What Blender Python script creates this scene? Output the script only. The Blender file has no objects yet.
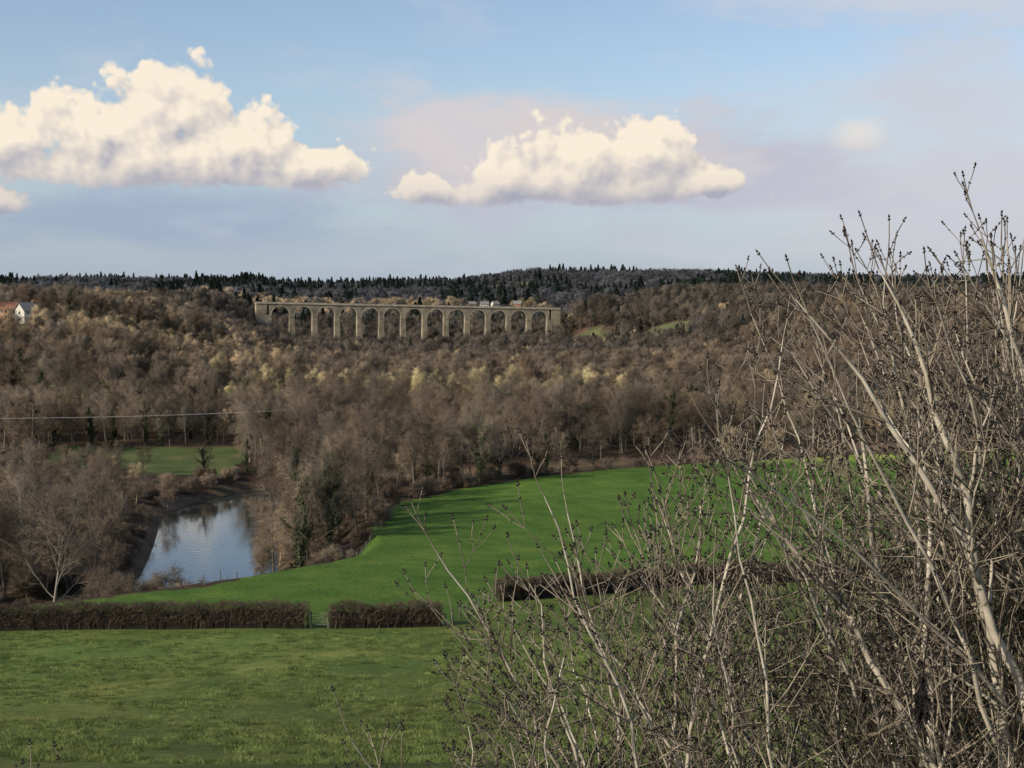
import bpy, math, random
import numpy as np
from mathutils import Vector

scene=bpy.context.scene
rnd=random.Random(7)
R=np.random.RandomState(11)
CAMZ=40.0

# ------------------------------------------------------------ helpers
def ss(a,b,x):
    t=np.clip((x-a)/(b-a),0,1); return t*t*(3-2*t)
def vnoise(x,y,seed=0):
    xi=np.floor(x).astype(np.int64); yi=np.floor(y).astype(np.int64)
    xf=x-xi; yf=y-yi
    def h(a,b):
        n=(a*374761393+b*668265263+seed*982451653)&0x7fffffff
        n=((n^(n>>13))*1274126177)&0x7fffffff
        return ((n^(n>>16))&0xffff)/65535.0
    u=xf*xf*(3-2*xf); v=yf*yf*(3-2*yf)
    return (h(xi,yi)*(1-u)+h(xi+1,yi)*u)*(1-v)+(h(xi,yi+1)*(1-u)+h(xi+1,yi+1)*u)*v
def fbm(x,y,s,o=4,seed=0):
    r=0;a=.5
    for i in range(o):
        r=r+a*(vnoise(x/s,y/s,seed+i)-.5); s=s/2; a*=.5
    return r*2
def chaikin(p,n=2):
    p=[np.array(q,float) for q in p]
    for _ in range(n):
        o=[p[0]]
        for a,b in zip(p[:-1],p[1:]):
            o+= [a*.75+b*.25,a*.25+b*.75]
        o.append(p[-1]); p=o
    return np.array(p)
RIVER=chaikin([(-160,150),(-95,151),(-62,158),(-45,170),(-42,188),(-45,208),(-50,235),(-56,262),(-50,285),(-30,301),(0,314),(35,332),(100,366),(180,385),(300,390)],2)
def polydist(x,y,P):
    d=np.full(np.shape(x),1e9)
    for a,b in zip(P[:-1],P[1:]):
        ab=b-a; L=ab.dot(ab)
        t=np.clip(((x-a[0])*ab[0]+(y-a[1])*ab[1])/L,0,1)
        d=np.minimum(d,np.hypot(x-a[0]-t*ab[0],y-a[1]-t*ab[1]))
    return d
def inpoly(x,y,P):
    c=np.zeros(np.shape(x),bool); n=len(P)
    for i in range(n):
        x1,y1=P[i];x2,y2=P[(i+1)%n]
        if y1==y2: continue
        cond=((y1>y)!=(y2>y))&(x<(x2-x1)*(y-y1)/(y2-y1)+x1)
        c^=cond
    return c

ty=np.arange(-100,9500,5.0)
def table(k,v):
    t=np.interp(ty,k,v)
    return np.convolve(np.pad(t,2,mode='edge'),np.array([1,2,3,2,1])/9.,'valid')
T0=table([-100,0,55,110,140,200,260,330,450,900,1390,1500,1800,2300,3000,3400,5000,9000],
         [52,38.3,21.7,13.5,11,6.5,4,3,2,-7,-11,-2,29,40,58,62,50,50])
TL=table([-100,0,55,110,120,150,170,330,450,900,1390,1500,1800,2300,3000,3400,5000,9000],
         [52,38.3,21.7,13.5,12,3.2,2,3,2,-7,-11,-2,29,40,58,62,50,50])
def H(x,y):
    x=np.asarray(x,float); y=np.asarray(y,float)
    z0=np.interp(y,ty,T0); zl=np.interp(y,ty,TL)
    xf=np.interp(y,[113,142,170,200,245,300],[-50,-31.6,-22,-19.7,-20.5,-26])
    w=ss(0,14,(xf-2)-x)
    z=z0*(1-w)+zl*w
    # valley side on the left
    xe=-72-(y-600)*.158
    z=z+35*ss(345,650,y)*ss(0,125,xe-x)*(1-.6*ss(1500,1900,y))
    # valley side on the right
    xr=45+(1400-y)*.09
    z=z+42*ss(420,1050,y)*ss(0,160,x-xr)*(1-.75*ss(1500,1900,y))
    # embankments at the viaduct ends
    z=z+20*np.exp(-(((x+285)/42)**2+((y-1328)/70)**2))
    z=z+30*np.exp(-(((x-84)/38)**2+((y-1455)/60)**2))
    z=z+16*np.exp(-((x-150)/650)**2)*ss(2200,3000,y)
    z=z+14*fbm(x+900,y,600,4,5)*ss(1500,2500,y)
    z=z+3*fbm(x,y,120,3,9)*ss(380,700,y)
    z=z+.5*fbm(x,y,22,3,3)*ss(20,80,y)
    m=(y<460)&(y>120)&(x<340)
    if np.any(m):
        d=polydist(x,y,RIVER)
        cv=np.interp(d,[0,8,10,12.5,20,32],[-2.2,-1.2,.1,1.5,3.6,14])
        z=np.where(m&(d<32),np.minimum(z,cv),z)
    return z
def h1(x,y): return float(H(np.array([x]),np.array([y]))[0])

def link(o): scene.collection.objects.link(o); return o
def mkmesh(name,V,T,mi=None,mats=(),smooth=False,quads=False):
    me=bpy.data.meshes.new(name)
    V=np.asarray(V,np.float32); T=np.asarray(T,np.int32); k=T.shape[1]
    me.vertices.add(len(V)); me.vertices.foreach_set('co',V.ravel())
    me.loops.add(T.size); me.loops.foreach_set('vertex_index',T.ravel())
    me.polygons.add(len(T))
    me.polygons.foreach_set('loop_start',np.arange(0,T.size,k,dtype=np.int32))
    me.polygons.foreach_set('loop_total',np.full(len(T),k,np.int32))
    if mi is not None: me.polygons.foreach_set('material_index',np.asarray(mi,np.int32))
    me.polygons.foreach_set('use_smooth',np.full(len(T),smooth,bool))
    for m in mats: me.materials.append(m)
    me.update(calc_edges=True); me.validate()
    return me

class Geo:
    """collects tubes / cones / leaves as triangles"""
    def __init__(s): s.V=[];s.T=[];s.M=[];s.n=0; s.c=[];s.lv=[]
    def add(s,V,T,m):
        s.V.append(np.asarray(V,float)); T=np.asarray(T,int)+s.n
        s.T.append(T); s.M.append(np.full(len(T),m)); s.n+=len(V)
    def tube(s,pts,rad,k,m):
        V=[];T=[]
        n=len(pts)
        for i in range(n):
            a=pts[max(i-1,0)];b=pts[min(i+1,n-1)]
            d=(b-a).normalized()
            u=d.cross(Vector((0.31,.87,.1))) 
            if u.length<1e-3:u=d.cross(Vector((1,0,0)))
            u.normalize(); w=d.cross(u)
            for j in range(k):
                an=2*math.pi*j/k
                q=pts[i]+(u*math.cos(an)+w*math.sin(an))*rad[i]; V.append((q.x,q.y,q.z))
        for i in range(n-1):
            for j in range(k):
                a=i*k+j;b=i*k+(j+1)%k
                T+=[(a,b,b+k),(a,b+k,a+k)]
        s.add(V,T,m)
    def cone(s,a,b,r,m): s.c.append((a.x,a.y,a.z,b.x,b.y,b.z,r,m))
    def bud(s,p,d,l,r,m):
        d=d.normalized(); u=d.orthogonal().normalized(); w=d.cross(u)
        q=[p,p+d*l*.45+u*r,p+d*l*.45+w*r,p+d*l*.45-u*r,p+d*l*.45-w*r,p+d*l]
        s.add([tuple(v) for v in q],[(0,2,1),(0,3,2),(0,4,3),(0,1,4),(5,1,2),(5,2,3),(5,3,4),(5,4,1)],m)
    def leaves(s,C,size,m,rs):
        C=np.asarray(C,float); n=len(C)
        a=rs.normal(size=(n,3)); a/=np.linalg.norm(a,axis=1)[:,None]
        b=np.cross(a,rs.normal(size=(n,3))); b/=np.linalg.norm(b,axis=1)[:,None]
        sz=size*rs.uniform(.6,1.4,(n,1))
        V=np.stack([C-a*sz,C+b*sz*.6,C+a*sz,C-b*sz*.6],1).reshape(-1,3)
        i=np.arange(n)[:,None]*4
        T=np.concatenate([i+[0,1,2],i+[0,2,3]],0); s.add(V,T,m)
    def cones_np(s,A,B,r,m):
        A=np.asarray(A,float);B=np.asarray(B,float); n=len(A)
        d=B-A; d/=np.maximum(np.linalg.norm(d,axis=1),1e-6)[:,None]
        ref=np.tile([.3,.8,.2],(n,1)); u=np.cross(d,ref); u/=np.maximum(np.linalg.norm(u,axis=1),1e-6)[:,None]
        w=np.cross(d,u); r=np.broadcast_to(np.asarray(r,float),(n,))[:,None]
        V=np.stack([A+u*r,A-u*r*.5+w*r*.87,A-u*r*.5-w*r*.87,B],1).reshape(-1,3)
        i=np.arange(n)[:,None]*4
        T=np.concatenate([i+[0,1,3],i+[1,2,3],i+[2,0,3]],0); s.add(V,T,m)
    def mesh(s,name,mats,smooth=True):
        if s.c:
            c=np.array(s.c)
            for m in np.unique(c[:,7]):
                q=c[c[:,7]==m]; s.cones_np(q[:,:3],q[:,3:6],q[:,6],int(m))
            s.c=[]
        return mkmesh(name,np.concatenate(s.V),np.concatenate(s.T),np.concatenate(s.M),mats,smooth)

def rvec(r): 
    v=Vector((r.gauss(0,1),r.gauss(0,1),r.gauss(0,1))); return v.normalized()

# ------------------------------------------------------------ materials
def newmat(name):
    m=bpy.data.materials.new(name); m.use_nodes=True; nt=m.node_tree; b=nt.nodes['Principled BSDF']
    return m,nt,b
def mixmat(name,c1,c2,scale=3.,rough=.9,c3=None,rand=0.0,bump=0,detail=5,coord='Object',spec=.2,light=1.):
    m,nt,b=newmat(name); N=nt.nodes; L=nt.links
    if rand:   # instanced plants: cheap, colour varies plant by plant
        oi=N.new('ShaderNodeObjectInfo'); mx=N.new('ShaderNodeMix'); mx.data_type='RGBA'
        f0=N.new('ShaderNodeMath'); f0.operation='MULTIPLY'; f0.inputs[1].default_value=5.77
        f1=N.new('ShaderNodeMath'); f1.operation='FRACT'; L.new(oi.outputs['Random'],f0.inputs[0]); L.new(f0.outputs[0],f1.inputs[0])
        cr=N.new('ShaderNodeMix'); cr.data_type='RGBA'; cr.inputs['A'].default_value=(*c1,1); cr.inputs['B'].default_value=(*c2,1); L.new(f1.outputs[0],cr.inputs['Factor'])
        out=cr.outputs['Result']
        if c3 is not None:
            ml=N.new('ShaderNodeMath'); ml.operation='MULTIPLY'; ml.inputs[1].default_value=rand
            L.new(oi.outputs['Random'],ml.inputs[0]); L.new(ml.outputs[0],mx.inputs['Factor'])
            L.new(out,mx.inputs['A']); mx.inputs['B'].default_value=(*c3,1); out=mx.outputs['Result']
        f=N.new('ShaderNodeMath'); f.operation='MULTIPLY'; f.inputs[1].default_value=17.31
        fr=N.new('ShaderNodeMath'); fr.operation='FRACT'; L.new(oi.outputs['Random'],f.inputs[0]); L.new(f.outputs[0],fr.inputs[0])
        mr=N.new('ShaderNodeMapRange'); mr.inputs['To Min'].default_value=.45; mr.inputs['To Max'].default_value=1.45
        L.new(fr.outputs[0],mr.inputs['Value'])
        vm=N.new('ShaderNodeVectorMath'); vm.operation='SCALE'; L.new(out,vm.inputs[0]); L.new(mr.outputs['Result'],vm.inputs['Scale']); out=vm.outputs[0]
    else:
        tc=N.new('ShaderNodeTexCoord'); no=N.new('ShaderNodeTexNoise'); no.inputs['Scale'].default_value=scale; no.inputs['Detail'].default_value=detail
        L.new(tc.outputs[coord],no.inputs['Vector'])
        cr=N.new('ShaderNodeValToRGB'); cr.color_ramp.elements[0].position=.32; cr.color_ramp.elements[1].position=.68
        cr.color_ramp.elements[0].color=(*c1,1); cr.color_ramp.elements[1].color=(*c2,1)
        L.new(no.outputs['Fac'],cr.inputs['Fac']); out=cr.outputs['Color']
        if bump:
            bp=N.new('ShaderNodeBump'); bp.inputs['Strength'].default_value=bump; L.new(no.outputs['Fac'],bp.inputs['Height']); L.new(bp.outputs['Normal'],b.inputs['Normal'])
    L.new(out,b.inputs['Base Color']); b.inputs['Roughness'].default_value=rough; b.inputs['Specular IOR Level'].default_value=spec
    return m
M_bark=mixmat('bark',(.11,.09,.066),(.21,.178,.135),2,c3=(.14,.14,.11),rand=.6)
M_twig=mixmat('twigs',(.125,.087,.058),(.215,.158,.105),.6,c3=(.145,.125,.095),rand=.85)
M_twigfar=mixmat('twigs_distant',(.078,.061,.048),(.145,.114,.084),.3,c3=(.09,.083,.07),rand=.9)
M_twigridge=mixmat('twigs_on_ridge_hazed',(.055,.058,.066),(.095,.092,.094),.3,c3=(.072,.078,.09),rand=.9)  # blue-grey of distance haze put into the twig colour
M_willow=mixmat('willow_twigs',(.36,.30,.15),(.46,.40,.21),.6,c3=(.34,.28,.17),rand=.7)
M_birch=mixmat('pale_twigs',(.31,.235,.145),(.42,.325,.20),.6,c3=(.28,.215,.145),rand=.7)
M_ivy=mixmat('ivy_leaves',(.018,.030,.010),(.042,.058,.022),1.2,rand=.4)
M_con=mixmat('conifer_needles',(.013,.024,.019),(.030,.043,.031),1.,rand=.5)
M_hedge=mixmat('hedge_twigs',(.045,.033,.024),(.10,.073,.05),.8)
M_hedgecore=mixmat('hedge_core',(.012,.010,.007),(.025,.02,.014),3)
M_ash=mixmat('ash_bark',(.24,.21,.16),(.54,.48,.38),9,rough=.75,bump=.25)
M_ashtw=mixmat('ash_twig_bark',(.09,.072,.054),(.31,.26,.19),6,rough=.7)
M_bud=mixmat('ash_buds',(.012,.010,.010),(.035,.028,.025),20)
M_wood=mixmat('weathered_wood',(.10,.088,.072),(.18,.16,.13),4)
M_stone=mixmat('sandstone',(.155,.128,.088),(.36,.30,.20),.13,c3=None,bump=.2,detail=9)
M_stoned=mixmat('sandstone_trim',(.28,.235,.17),(.44,.38,.27),.25,detail=8)
M_wall=mixmat('render_wall',(.48,.45,.39),(.60,.57,.50),1)
M_brick=mixmat('brick_wall',(.20,.11,.075),(.28,.15,.10),2)
M_roofs=mixmat('slate_roof',(.14,.135,.13),(.22,.21,.20),2)
M_rooft=mixmat('clay_tile_roof',(.25,.12,.07),(.34,.17,.10),2)
M_glass=mixmat('window_glass',(.02,.025,.03),(.05,.06,.07),1,rough=.1,spec=.8)
M_wire=mixmat('cable',(.35,.35,.34),(.45,.45,.44),1)
M_grass=mixmat('grass_blades',(.060,.105,.020),(.150,.190,.055),.6,c3=(.16,.17,.06),rand=.5)

# ------------------------------------------------------------ terrain
FIELD=[(-55,113),(-31.6,142),(-22,170),(-19.7,200),(-21,233),(-20,246),(-11.6,262),(1.6,283),(28,309),(60,325),(100,342),(150,362),(330,378),(330,108),(-1.5,108)]
MEADOW=[(-76,297),(-60,297),(-66,352),(-112,352),(-112,320)]
STRIP=[(-215,312),(-118,312),(-122,348),(-230,352)]
ys=[-60.]
while ys[-1]<9000: ys.append(ys[-1]+max(.8,abs(ys[-1])*.0075))
ys=np.array(ys); nx=500
tt=np.linspace(-1,1,nx); tt=np.sign(tt)*np.abs(tt)**1.25
W=110+.72*np.maximum(ys,0)
X=tt[None,:]*W[:,None]; Y=np.repeat(ys[:,None],nx,1)
Z=H(X,Y)
V=np.stack([X,Y,Z],-1).reshape(-1,3)
idx=np.arange(len(ys)*nx).reshape(len(ys),nx)
Q=np.stack([idx[:-1,:-1],idx[:-1,1:],idx[1:,1:],idx[1:,:-1]],-1).reshape(-1,4)
def clearings(x,y):
    c=((x-138)/26)**2+((y-1265)/95)**2<1
    c|=((x-68)/34)**2+((y-1365)/45)**2<1
    c|=((x+300)/60)**2+((y-1500)/60)**2<1
    c|=((x-420)/90)**2+((y-1150)/80)**2<1
    c|=((x+20)/48)**2+((y-1795)/52)**2<1
    c|=((x+205)/17)**2+((y-565)/40)**2<1
    return c
def scrubby(x,y):   # pale bracken and young scrub on the left slope
    return ((x+150+.25*(y-600))/48)**2+((y-600)/75)**2<1+.5*fbm(x,y,25,2,15)
jx=X+2.5*fbm(X,Y,9,3,21); jy=Y+2.5*fbm(X,Y,9,3,31)
mid=inpoly(jx,jy,FIELD)
hedge_y=np.interp(X,[-80,-5.7,-1.5,8.5,19,50,120],[110,112,128,134,142,147,152])
near=(Y<hedge_y)
C=np.empty(X.shape+(3,)); C[:]=(.065,.048,.030)                      # woodland floor
n1=fbm(X,Y,30,4,41)[...,None]
n2=fbm(X,Y,7,4,45)[...,None]
C=C*(1+.6*n1)
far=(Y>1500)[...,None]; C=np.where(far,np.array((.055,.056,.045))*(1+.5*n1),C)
gm=np.array((.078,.152,.024)); gn=np.array((.108,.158,.036))
# faint drilling lines in the big field
rows=.5+.5*np.sin((X*.92+Y*.38)*2*math.pi/6.)
C=np.where(mid[...,None],gm*(1+.28*n1+.12*n2)*(1+.10*(rows[...,None]-.5)),C)
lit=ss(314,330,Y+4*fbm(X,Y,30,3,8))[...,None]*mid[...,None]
C=C*(1-lit)+lit*np.array((.25,.36,.06))  # sunlight on the field's far end, painted into the ground colour
tr=np.minimum(polydist(X,Y,np.array([(-40.,58.),(-24,76),(-12,92),(-4.5,110)])),polydist(X,Y,np.array([(-38.,58.),(-22,76),(-10.4,92),(-2.9,110)])))
trk=(1-ss(.2,1.1,tr))[...,None]
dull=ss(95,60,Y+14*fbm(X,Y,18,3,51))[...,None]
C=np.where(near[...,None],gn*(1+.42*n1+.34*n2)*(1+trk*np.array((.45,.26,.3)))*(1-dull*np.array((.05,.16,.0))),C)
C=np.where(scrubby(X,Y)[...,None],np.array((.25,.20,.12))*(1+.5*n1),C)
C=np.where(inpoly(jx,jy,MEADOW)[...,None],np.array((.085,.115,.04)),C)
C=np.where(inpoly(jx,jy,STRIP)[...,None],np.array((.26,.22,.13)),C)
C=np.where(clearings(X,Y)[...,None],np.array((.11,.13,.055)),C)
fp=((vnoise(X/160,Y/260,77)>.70)&(Y>1600))[...,None]
C=np.where(fp,np.array((.11,.125,.07)),C)
rd=polydist(X,Y,RIVER)
bank=(rd<12.5+2*n2[...,0])&(Y<420)
C=np.where(bank[...,None]&~mid[...,None],np.array((.15,.115,.072))*(1+.5*n1+.5*n2),C)
C=np.maximum(C,.004)
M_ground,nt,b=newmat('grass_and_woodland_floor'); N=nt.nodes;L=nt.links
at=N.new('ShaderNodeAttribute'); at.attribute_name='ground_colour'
geo=N.new('ShaderNodeNewGeometry')
def noise(s,d,rough=.6):
    n=N.new('ShaderNodeTexNoise'); n.inputs['Scale'].default_value=s; n.inputs['Detail'].default_value=d; n.inputs['Roughness'].default_value=rough
    L.new(geo.outputs['Position'],n.inputs['Vector']); return n
def mr(sock,a,b_,c,d):
    m=N.new('ShaderNodeMapRange'); L.new(sock,m.inputs['Value']); m.inputs['From Min'].default_value=a;m.inputs['From Max'].default_value=b_
    m.inputs['To Min'].default_value=c;m.inputs['To Max'].default_value=d; return m.outputs['Result']
na=noise(2.0,6,.8); nb=noise(.16,4,.6)
def mul(a,b_):
    m=N.new('ShaderNodeMath'); m.operation='MULTIPLY'; L.new(a,m.inputs[0]); L.new(b_,m.inputs[1]); return m.outputs[0]
f=mul(mr(na.outputs['Fac'],.3,.7,.5,1.5),mr(nb.outputs['Fac'],.3,.7,.78,1.22))
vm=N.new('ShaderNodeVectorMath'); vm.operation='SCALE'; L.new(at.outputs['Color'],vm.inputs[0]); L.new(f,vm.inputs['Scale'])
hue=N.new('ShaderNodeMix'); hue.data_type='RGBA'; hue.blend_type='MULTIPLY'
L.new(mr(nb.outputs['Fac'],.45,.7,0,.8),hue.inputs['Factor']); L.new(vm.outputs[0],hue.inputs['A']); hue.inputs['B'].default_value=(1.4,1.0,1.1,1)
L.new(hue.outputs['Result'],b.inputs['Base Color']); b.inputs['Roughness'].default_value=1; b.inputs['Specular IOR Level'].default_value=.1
bp=N.new('ShaderNodeBump'); bp.inputs['Strength'].default_value=.9; bp.inputs['Distance'].default_value=.35; L.new(na.outputs['Fac'],bp.inputs['Height']); L.new(bp.outputs['Normal'],b.inputs['Normal'])
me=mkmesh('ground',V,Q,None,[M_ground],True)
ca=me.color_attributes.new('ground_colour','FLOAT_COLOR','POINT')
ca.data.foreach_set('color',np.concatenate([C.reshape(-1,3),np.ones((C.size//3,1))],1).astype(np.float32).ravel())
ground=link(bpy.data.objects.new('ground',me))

# ------------------------------------------------------------ river
M_water,nt,b=newmat('river_water'); N=nt.nodes;L=nt.links
b.inputs['Base Color'].default_value=(.03,.036,.034,1); b.inputs['Roughness'].default_value=.04; b.inputs['IOR'].default_value=2.8
g=N.new('ShaderNodeNewGeometry'); n=N.new('ShaderNodeTexNoise'); n.inputs['Scale'].default_value=.8; n.inputs['Detail'].default_value=4
L.new(g.outputs['Position'],n.inputs['Vector']); bp=N.new('ShaderNodeBump'); bp.inputs['Strength'].default_value=.14; bp.inputs['Distance'].default_value=.12
L.new(n.outputs['Fac'],bp.inputs['Height']); L.new(bp.outputs['Normal'],b.inputs['Normal'])
Vw=[];Fw=[]
for i,p in enumerate(RIVER):
    d=RIVER[min(i+1,len(RIVER)-1)]-RIVER[max(i-1,0)]; d/=np.linalg.norm(d); nn=np.array([-d[1],d[0]])
    for s in (-10.6,10.6): Vw.append((p[0]+nn[0]*s,p[1]+nn[1]*s,0.0))
for i in range(len(RIVER)-1): Fw.append((2*i,2*i+2,2*i+3,2*i+1))
link(bpy.data.objects.new('river',mkmesh('river',Vw,Fw,None,[M_water],False)))

# ------------------------------------------------------------ trees
def make_tree(name,seed,Ht=17,trunk_r=.28,counts=(9,7,7,10),mats=None,twl=.95,twr=.018,spread=.42,first=.25,ivy=0,up=.06,multi=1,simple=False):
    r=random.Random(seed); g=Geo(); rs=np.random.RandomState(seed); ivp=[]
    mx=len(counts)
    def grow(p,d,Ln,rad,lev):
        if lev==mx:
            dd=(d+rvec(r)*.25).normalized(); g.cone(p,p+dd*Ln,rad,1); 
            return
        n=[6,5,3,2,2][lev]; pts=[p.copy()]; rr=[rad]; wob=[.10,.22,.28,.3,.3][lev]
        for i in range(n):
            d=(d+rvec(r)*wob+Vector((0,0,up*(1 if lev else .5)))).normalized()
            p=p+d*(Ln/n); pts.append(p.copy()); rr.append(rad*(1-.72*(i+1)/n))
        k=(6,4,3,3,3)[lev] if not simple else (4,3,3,3,3)[lev]
        g.tube(pts,rr,k,0 if lev<3 else 1)
        if ivy and lev<2:
            m_=int(n*(1 if lev==0 else .6))
            for i in range(m_):
                nn=int(ivy*(1 if lev==0 else .12)/n); w=(1.15 if lev==0 else .75)
                for _ in range(nn):
                    t=r.random(); q=pts[i].lerp(pts[i+1],t)+rvec(r)*w*r.random()**.5*(1.25-.5*i/n)*(.65+.5*math.sin(i*2.3+t*5)); ivp.append((q.x,q.y,q.z))
        c=counts[lev]
        for j in range(c):
            t=(first if lev==0 else .15)+(1-(first if lev==0 else .15))*((j+r.random())/c)
            f=t*n; i=min(int(f),n-1); q=pts[i].lerp(pts[i+1],f-i)
            td=(pts[i+1]-pts[i]).normalized(); pr=td.orthogonal().normalized()
            an=j*2.4+r.uniform(-.5,.5); pr=(pr*math.cos(an)+td.cross(pr)*math.sin(an))
            if lev==0:
                el=math.radians(r.uniform(25,50)+ (1-t)*18)
                cd=(td*math.cos(el)+pr*math.sin(el)).normalized()
                l=Ht*spread*(1.05-.62*abs(t-.45)*1.1)*r.uniform(.8,1.15)
                cr=rad*.42*(1.2-t*.6)
            else:
                el=math.radians(r.uniform(28,62)); cd=(td*math.cos(el)+pr*math.sin(el)).normalized()
                l=Ln*(.52)*(1.15-.5*t)*r.uniform(.75,1.25); cr=rad*.45*(1-.5*t)
            if lev+1==mx: l=twl*r.uniform(.6,1.4); cr=twr
            grow(q,cd,l,max(cr,twr),lev+1)
    for m in range(multi):
        d=Vector((0,0,1))+ (Vector((r.gauss(0,.35),r.gauss(0,.35),0)) if multi>1 else Vector((r.gauss(0,.05),r.gauss(0,.05),0)))
        grow(Vector((r.gauss(0,.25),r.gauss(0,.25),-.4)) if multi>1 else Vector((0,0,-.4)),d.normalized(),Ht*.78,trunk_r,0)
    if ivp: g.leaves(np.array(ivp),.17,2,rs)
    return g.mesh(name,mats or [M_bark,M_twig,M_ivy])
def coll(name,meshes):
    c=bpy.data.collections.new(name)
    for i,m in enumerate(meshes):
        o=bpy.data.objects.new('%s_%02d'%(name,i),m); c.objects.link(o)
    return c
broad=[make_tree('bare_broadleaf_%d'%i,100+i,17,.27,(9,7,7,8),spread=.38+.03*(i%3),first=.2+.05*(i%3)) for i in range(5)]
ivyt=[make_tree('ivy_clad_tree_%d'%i,200+i,17,.27,(9,7,6,8),ivy=3400,spread=.36) for i in range(3)]
bush=[make_tree('bare_bush_%d'%i,300+i,4.2,.06,(6,5,6,5),twl=.55,twr=.013,multi=5,spread=.42,first=.1) for i in range(2)]
willow=[make_tree('willow_tree_%d'%i,350+i,10,.16,(8,7,6,7),mats=[M_birch,M_willow,M_ivy],twl=.9,twr=.022,multi=2,spread=.4,first=.12,up=.15) for i in range(2)]
birch=[make_tree('birch_tree_%d'%i,370+i,13,.13,(12,7,6,8),mats=[M_birch,M_birch,M_ivy],twl=.8,twr=.013,spread=.26,first=.2,up=.1) for i in range(2)]
midt=[make_tree('woodland_tree_%d'%i,400+i,15,.26,(8,7,8,4),mats=[M_bark,M_twig,M_ivy],twl=1.4,twr=.045,spread=.42,simple=True) for i in range(4)]
midw=[make_tree('pale_woodland_tree_%d'%i,420+i,12,.2,(8,7,7,5),mats=[M_birch,M_willow,M_ivy],twl=1.3,twr=.05,spread=.4,first=.15,simple=True) for i in range(1)]
midb=[make_tree('tan_woodland_tree_%d'%i,430+i,14,.2,(8,7,7,5),mats=[M_birch,M_birch,M_ivy],twl=1.3,twr=.04,spread=.4,first=.15,simple=True) for i in range(1)]
midi=[make_tree('ivy_woodland_tree',440,14,.26,(8,7,7,5),ivy=1800,twl=1.3,twr=.04,spread=.4,simple=True)]
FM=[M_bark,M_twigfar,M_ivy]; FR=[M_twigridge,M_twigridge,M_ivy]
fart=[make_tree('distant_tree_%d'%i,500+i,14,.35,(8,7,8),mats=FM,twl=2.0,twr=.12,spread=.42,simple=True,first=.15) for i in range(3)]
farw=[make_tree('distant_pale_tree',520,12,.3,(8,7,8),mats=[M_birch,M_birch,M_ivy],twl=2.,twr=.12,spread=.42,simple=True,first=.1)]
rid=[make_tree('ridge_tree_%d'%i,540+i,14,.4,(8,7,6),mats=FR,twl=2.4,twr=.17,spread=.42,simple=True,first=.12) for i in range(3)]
def conifer(name,seed,Ht,Rr,n=1500,sz=.5):
    rs=np.random.RandomState(seed); g=Geo()
    g.tube([Vector((0,0,-.3)),Vector((0,0,Ht*.5)),Vector((0,0,Ht))],[.25,.15,.03],5,0)
    t=rs.uniform(.08,1,n)**.8
    a=rs.uniform(0,6.28,n); rr=Rr*(1-t)**.8*(.55+.45*np.sin((t*14%1)*3.1))*rs.uniform(.3,1.1,n)*(1+.25*np.sin(a*3+seed))
    g.leaves(np.stack([np.cos(a)*rr,np.sin(a)*rr,t*Ht],1),sz,1,rs)
    return g.mesh(name,[M_bark,M_con],False)
con=[conifer('conifer_0',1,17,3.4,900,.66),conifer('conifer_1',2,15,4.4,900,.72)]
def tuft(name,seed):
    rs=np.random.RandomState(seed); g=Geo(); n=34
    A=np.stack([rs.normal(0,.16,n),rs.normal(0,.16,n),np.full(n,-.03)],1); d=np.stack([rs.normal(0,.07,n),rs.normal(0,.07,n),rs.uniform(.07,.2,n)],1)
    g.cones_np(A,A+d,.011,0); return g.mesh(name,[M_grass],False)

near_c=coll('riverside_tree_kinds',broad+ivyt+willow+birch+bush)      # 0-4 broad,5-7 ivy,8-9 willow,10-11 birch,12-13 bush
mid_c=coll('woodland_tree_kinds',midt+midw+midb+midi)                # 0-3,4,5,6
far_c=coll('distant_tree_kinds',fart+farw+con)                        # 0-2,3,4-5
rid_c=coll('ridge_tree_kinds',rid+farw+con)
gr_c=coll('grass_tuft_kinds',[tuft('grass_tuft_%d'%i,i) for i in range(3)])

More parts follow.
